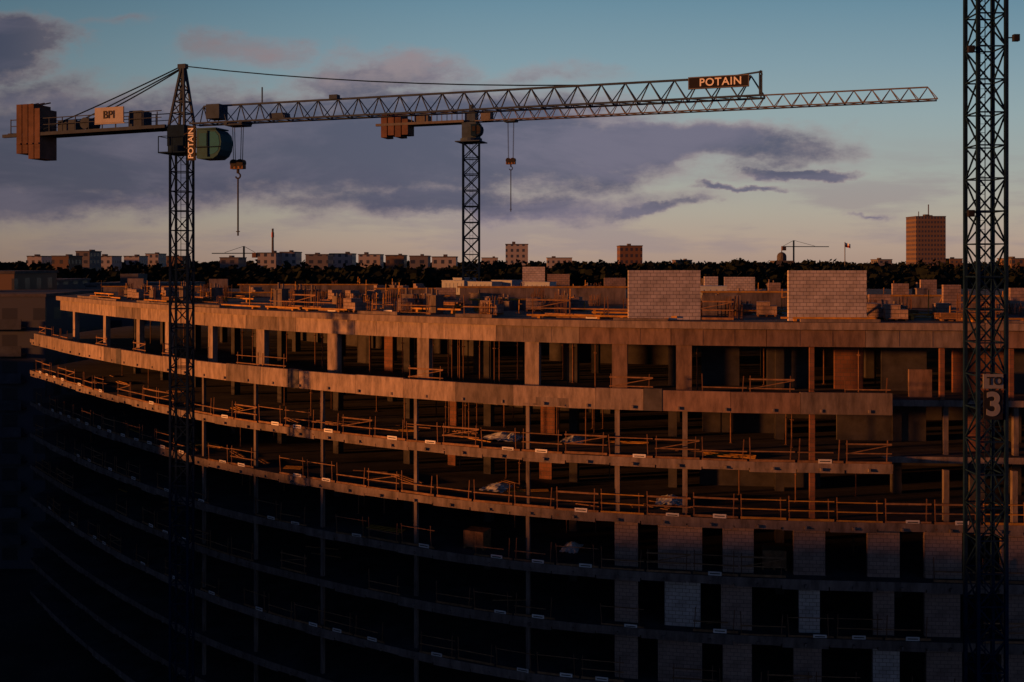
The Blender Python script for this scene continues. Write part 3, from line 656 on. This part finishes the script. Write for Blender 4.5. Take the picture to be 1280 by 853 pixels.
# ------------------------------------------------------------ surrounding buildings
fac_w=facade("facade_white",(0.36,0.34,0.33,1),(0.05,0.06,0.08,1),3,3,.45,.5)
fac_b=facade("facade_brown",(0.15,0.08,0.05,1),(0.04,0.03,0.03,1),2.4,3,.5,.5)
fac_t=facade("facade_tower",(0.15,0.10,0.075,1),(0.05,0.04,0.04,1),2.2,3.2,.6,.5)
fac_g=facade("facade_grey",(0.15,0.14,0.145,1),(0.03,0.035,0.05,1),3.5,3,.5,.45)
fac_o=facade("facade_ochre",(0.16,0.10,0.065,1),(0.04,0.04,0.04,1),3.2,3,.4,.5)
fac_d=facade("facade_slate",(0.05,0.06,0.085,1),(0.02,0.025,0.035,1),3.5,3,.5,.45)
slate=mat("slate_concrete",(0.06,0.07,0.09),0.9,.3,1)
def city(px0,px1,ytop,Y,matr,label,depth=14,name="apartment_building",boxes=1,gb=0,rb=1.8):
    x0=(px0-640)/1244*Y; x1=(px1-640)/1244*Y; h=ZC+(328-ytop)/1244*Y; w_=(x1-x0)/2
    m_=MB(); m_.box(-w_,w_,-depth/2,depth/2,gb,h); o=emit(m_,name,[matr],loc=((x0+x1)/2,Y+depth/2,0),label=label,cat="building")
    m_=MB(); m_.box(-w_-.2,w_+.2,-depth/2-.2,depth/2+.2,h,h+.4)
    for k in range(boxes):
        a=U(-w_*.7,w_*.4); m_.box(a,a+w_*.3,-2,2,h+.4,h+.4+U(.5,rb))
    emit(m_,"roof",[concrete_d],parent=o); return o
city(632,660,306,520,fac_w,"tall white apartment block beyond the trees",boxes=1)
city(775,803,308,480,fac_b,"brown brick apartment block beyond the trees",boxes=1)
tw=city(1145,1182,271,700,fac_t,"tall brown office tower standing above treetops",18,"office_tower",2)
hh=ZC+57/1244*700
for x,e,t_ in((2,9,.6),(-5,4,.45)): m_=MB(); m_.bar((x,0,hh),(x,0,hh+e),t_); emit(m_,"antenna",[steel],parent=tw)
lows=[(322,345,317,430,fac_w),(350,370,316,440,fac_w),(382,410,319,400,fac_g),(412,440,318,450,fac_w),(448,475,319,430,fac_w),(482,505,320,420,fac_o),(512,535,321,380,fac_g),(540,570,322,400,fac_w),(275,298,323,400,fac_g),(182,198,318,520,fac_w),(155,174,321,500,fac_w),
      (95,112,315,420,fac_g),(65,86,321,380,fac_o),(208,228,321,480,fac_o),(34,52,321,480,fac_w),(118,140,321,480,fac_w),(684,715,323,560,fac_w),(845,865,326,500,fac_o),(1097,1115,325,620,fac_g),(1187,1203,324,700,fac_o),(1264,1286,324,420,fac_o),(602,622,323,560,fac_w)]
for a in lows: city(a[0],a[1],a[2],a[3],a[4],"low distant residential building among treetops",12,rb=.9)
def block(x0,x1,y0,y1,h,matr,label,bal=False,rf=None):
    h+=6; cx,cy=(x0+x1)/2,(y0+y1)/2; a,b=(x1-x0)/2,(y1-y0)/2
    m_=MB(); m_.box(-a,a,-b,b,0,h); o=emit(m_,"apartment_building",[matr],loc=(cx,cy,0),label=label,cat="building")
    m_=MB(); m_.box(-a-.15,a+.15,-b-.15,b+.15,h,h+.35); m_.box(-a*.5,-a*.1,-b*.3,b*.3,h+.35,h+1.6); emit(m_,"roof",[rf or concrete_d],parent=o)
    if bal:
        for k in range(1,int(h/3)):
            for q in range(int(2*a/5)):
                m_=MB(); x=-a+1+q*5; z=k*3; m_.box(x,x+3.4,-b-1.3,-b-.003,z,z+.2); m_.box(x,x+3.4,-b-1.3,-b-1.22,z+.2,z+1.15); emit(m_,"balcony",[slate],parent=o)
    return o
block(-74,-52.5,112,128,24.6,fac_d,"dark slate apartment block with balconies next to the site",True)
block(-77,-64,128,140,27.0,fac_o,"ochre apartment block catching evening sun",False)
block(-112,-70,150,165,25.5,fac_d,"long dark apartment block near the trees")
block(-60,-47,140,152,25.2,fac_g,"grey block behind the building site")
LB="unseen apartment row added to shade the lower storeys"
block(-116,-98,-90,-24,24.6,fac_g,LB); block(-116,-98,-23,13,23.0,fac_o,LB); block(-116,-98,14,26,21.0,fac_g,LB)  # out of view, heights shaped to set the shadow line on the facade
block(-116,-98,27,52,19.0,fac_g,LB); block(-116,-98,53,64,20.6,fac_w,LB); block(-116,-98,65,110,20.0,fac_g,LB)
def at_px(px,Y): return (px-640)/1244*Y
m_=MB(); m_.cyl((0,0,0),(0,0,ZC+42/1244*600),1.0,12,0,.6)
m_.cyl((0,0,ZC+15),(0,0,ZC+18),.85,12,1,.8)
emit(m_,"chimney",[concrete_d,redm],loc=(at_px(341,600),600,0),label="slim dark industrial chimney beyond trees",cat="chimney")
m_=MB(); m_.cyl((0,0,0),(0,0,ZC+8.5),.2,8); fp=emit(m_,"flagpole",[steel],loc=(at_px(1056,420),420,0),label="tall flagpole with white and red flag above trees",cat="flagpole")
m_=MB()
for r_,mi in((0,0),(1,1)):
    for k in range(6):
        z0=ZC+8.2-r_*.9; x=.2+k*.36; y0=.25*math.sin(k*1.1); y1=.25*math.sin((k+1)*1.1)
        m_.add([(x,y0,z0-.9-.1*k),(x+.36,y1,z0-.9-.1*k-.1),(x+.36,y1,z0-.1*k-.1),(x,y0,z0-.1*k)],[(0,1,2,3)],mi)
emit(m_,"flag",[white,redm],parent=fp)
for px,Y,hz,ang,lj in((992,640,12,0.15,24),(305,560,7,2.9,20)):
    o=obj("tower_crane",None,loc=(at_px(px,Y),Y,0),rz=ang,label="tiny distant tower crane above the skyline",cat="tower crane")
    m_=MB(); m_.bar((0,0,0),(0,0,ZC+hz+2),.8); emit(m_,"mast",[crane_m3],parent=o)
    m_=MB(); m_.bar((-8,0,ZC+hz-2),(lj,0,ZC+hz-2),.5); m_.bar((0,0,ZC+hz+2),(lj*.6,0,ZC+hz-1.6),.2); m_.bar((0,0,ZC+hz+2),(-7,0,ZC+hz-1.6),.2); emit(m_,"jib",[crane_m3],parent=o)
    m_=MB(); m_.box(-8,-5.5,-1,1,ZC+hz-4.5,ZC+hz-1.7); emit(m_,"counterweight",[cw_m],parent=o)
m_=MB(); m_.box(-6,6,-6,6,0,ZC+1)
m_.cyl((0,0,ZC+1),(0,0,ZC+3.5),3.0,14)
for k in range(5):
    a=k*.3; m_.cyl((0,0,ZC+3.5+3.*math.sin(a)),(0,0,ZC+3.5+3.*math.sin(a+.3)),3.*math.cos(a),14,0,max(.15,3.*math.cos(a+.3)))
m_.cyl((0,0,ZC+6.4),(0,0,ZC+10),.3,6)
emit(m_,"domed_church",[concrete_d],loc=(at_px(977,640),640,0),label="dark domed church silhouette above the treetops",cat="church")

# ------------------------------------------------------------ trees
def crown_faces(mb,cx,cy,cz,rx,rz_,n_,sz):
    lobes=[(cx+U(-.5,.5)*rx,cy+U(-.5,.5)*rx,cz+U(-.45,.5)*rz_,U(.35,.62)) for _ in range(6)]
    for _ in range(n_):
        lx,ly,lz,ls=random.choice(lobes)
        v_=Vector((random.gauss(0,1),random.gauss(0,1),random.gauss(0,1))).normalized()*(U(.4,1.0))
        p=Vector((lx+v_.x*rx*ls,ly+v_.y*rx*ls,lz+v_.z*rz_*ls))
        a=Vector((U(-1,1),U(-1,1),U(-1,1))).normalized(); b=a.orthogonal().normalized(); s=sz*U(.6,1.3)
        mb.add([p+a*s,p+b*s*.8,p-a*s,p-b*s*.8],[(0,1,2,3)])
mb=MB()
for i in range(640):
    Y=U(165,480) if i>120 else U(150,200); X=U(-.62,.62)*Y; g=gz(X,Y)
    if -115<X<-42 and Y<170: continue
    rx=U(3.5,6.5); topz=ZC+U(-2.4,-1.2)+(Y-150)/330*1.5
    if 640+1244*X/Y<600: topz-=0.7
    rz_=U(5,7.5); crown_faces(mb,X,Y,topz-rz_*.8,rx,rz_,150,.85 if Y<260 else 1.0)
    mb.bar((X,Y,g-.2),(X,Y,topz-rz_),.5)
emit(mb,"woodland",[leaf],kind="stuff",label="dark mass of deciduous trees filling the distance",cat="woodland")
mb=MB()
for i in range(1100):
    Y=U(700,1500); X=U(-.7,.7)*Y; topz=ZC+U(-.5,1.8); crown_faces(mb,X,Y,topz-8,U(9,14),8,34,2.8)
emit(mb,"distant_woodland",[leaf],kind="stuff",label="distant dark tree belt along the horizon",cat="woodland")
def tree():
    m_=MB(); m_.cyl((0,0,-.3),(0,0,11),.42,8,0,.25)
    for k in range(7):
        a=k*2.4; m_.cyl((0,0,8+k*.7),(math.cos(a)*3,math.sin(a)*3,13.5+k*.9),.17,6,0,.06)
    o=emit(m_,"tree",[bark],label="tall deciduous tree with dark dense crown",cat="tree",group="trees beyond the building site")
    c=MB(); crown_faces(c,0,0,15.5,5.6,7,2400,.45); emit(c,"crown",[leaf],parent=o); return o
ts=[tree() for _ in range(3)]
plc=[(922,290,1.19),(906,300,1.12),(940,300,1.1),(725,320,1.12),(706,330,1.08),(746,320,1.08),(20,220,1.12),(45,230,1.04),(820,320,1.05),(850,310,1.04),(1075,300,1.04),(1040,310,1.03),(1000,320,1.05),(640,310,1.01),(560,290,.98),(540,295,1.0),
     (450,270,.98),(420,270,.98),(300,260,.99),(260,270,1.0),(1150,270,1.02),(1120,270,1.01),(780,290,1.03),(880,290,1.04),(960,290,1.04),(1195,280,1.02),(1275,270,1.04),(600,320,1.02),(670,310,1.01)]
for i,(px,Y,sc) in enumerate(plc):
    t=ts[i%3]; x=at_px(px,Y); s3=(sc*1.2,sc*1.2,sc*U(.96,1.02))
    if i<3: t.location=(x,Y,gz(x,Y)-.3); t.scale=s3; t.rotation_euler=(0,0,U(0,6))
    else: clone(t,(x,Y,gz(x,Y)-.3),U(0,6),s3)
print("guardrails",cnt)
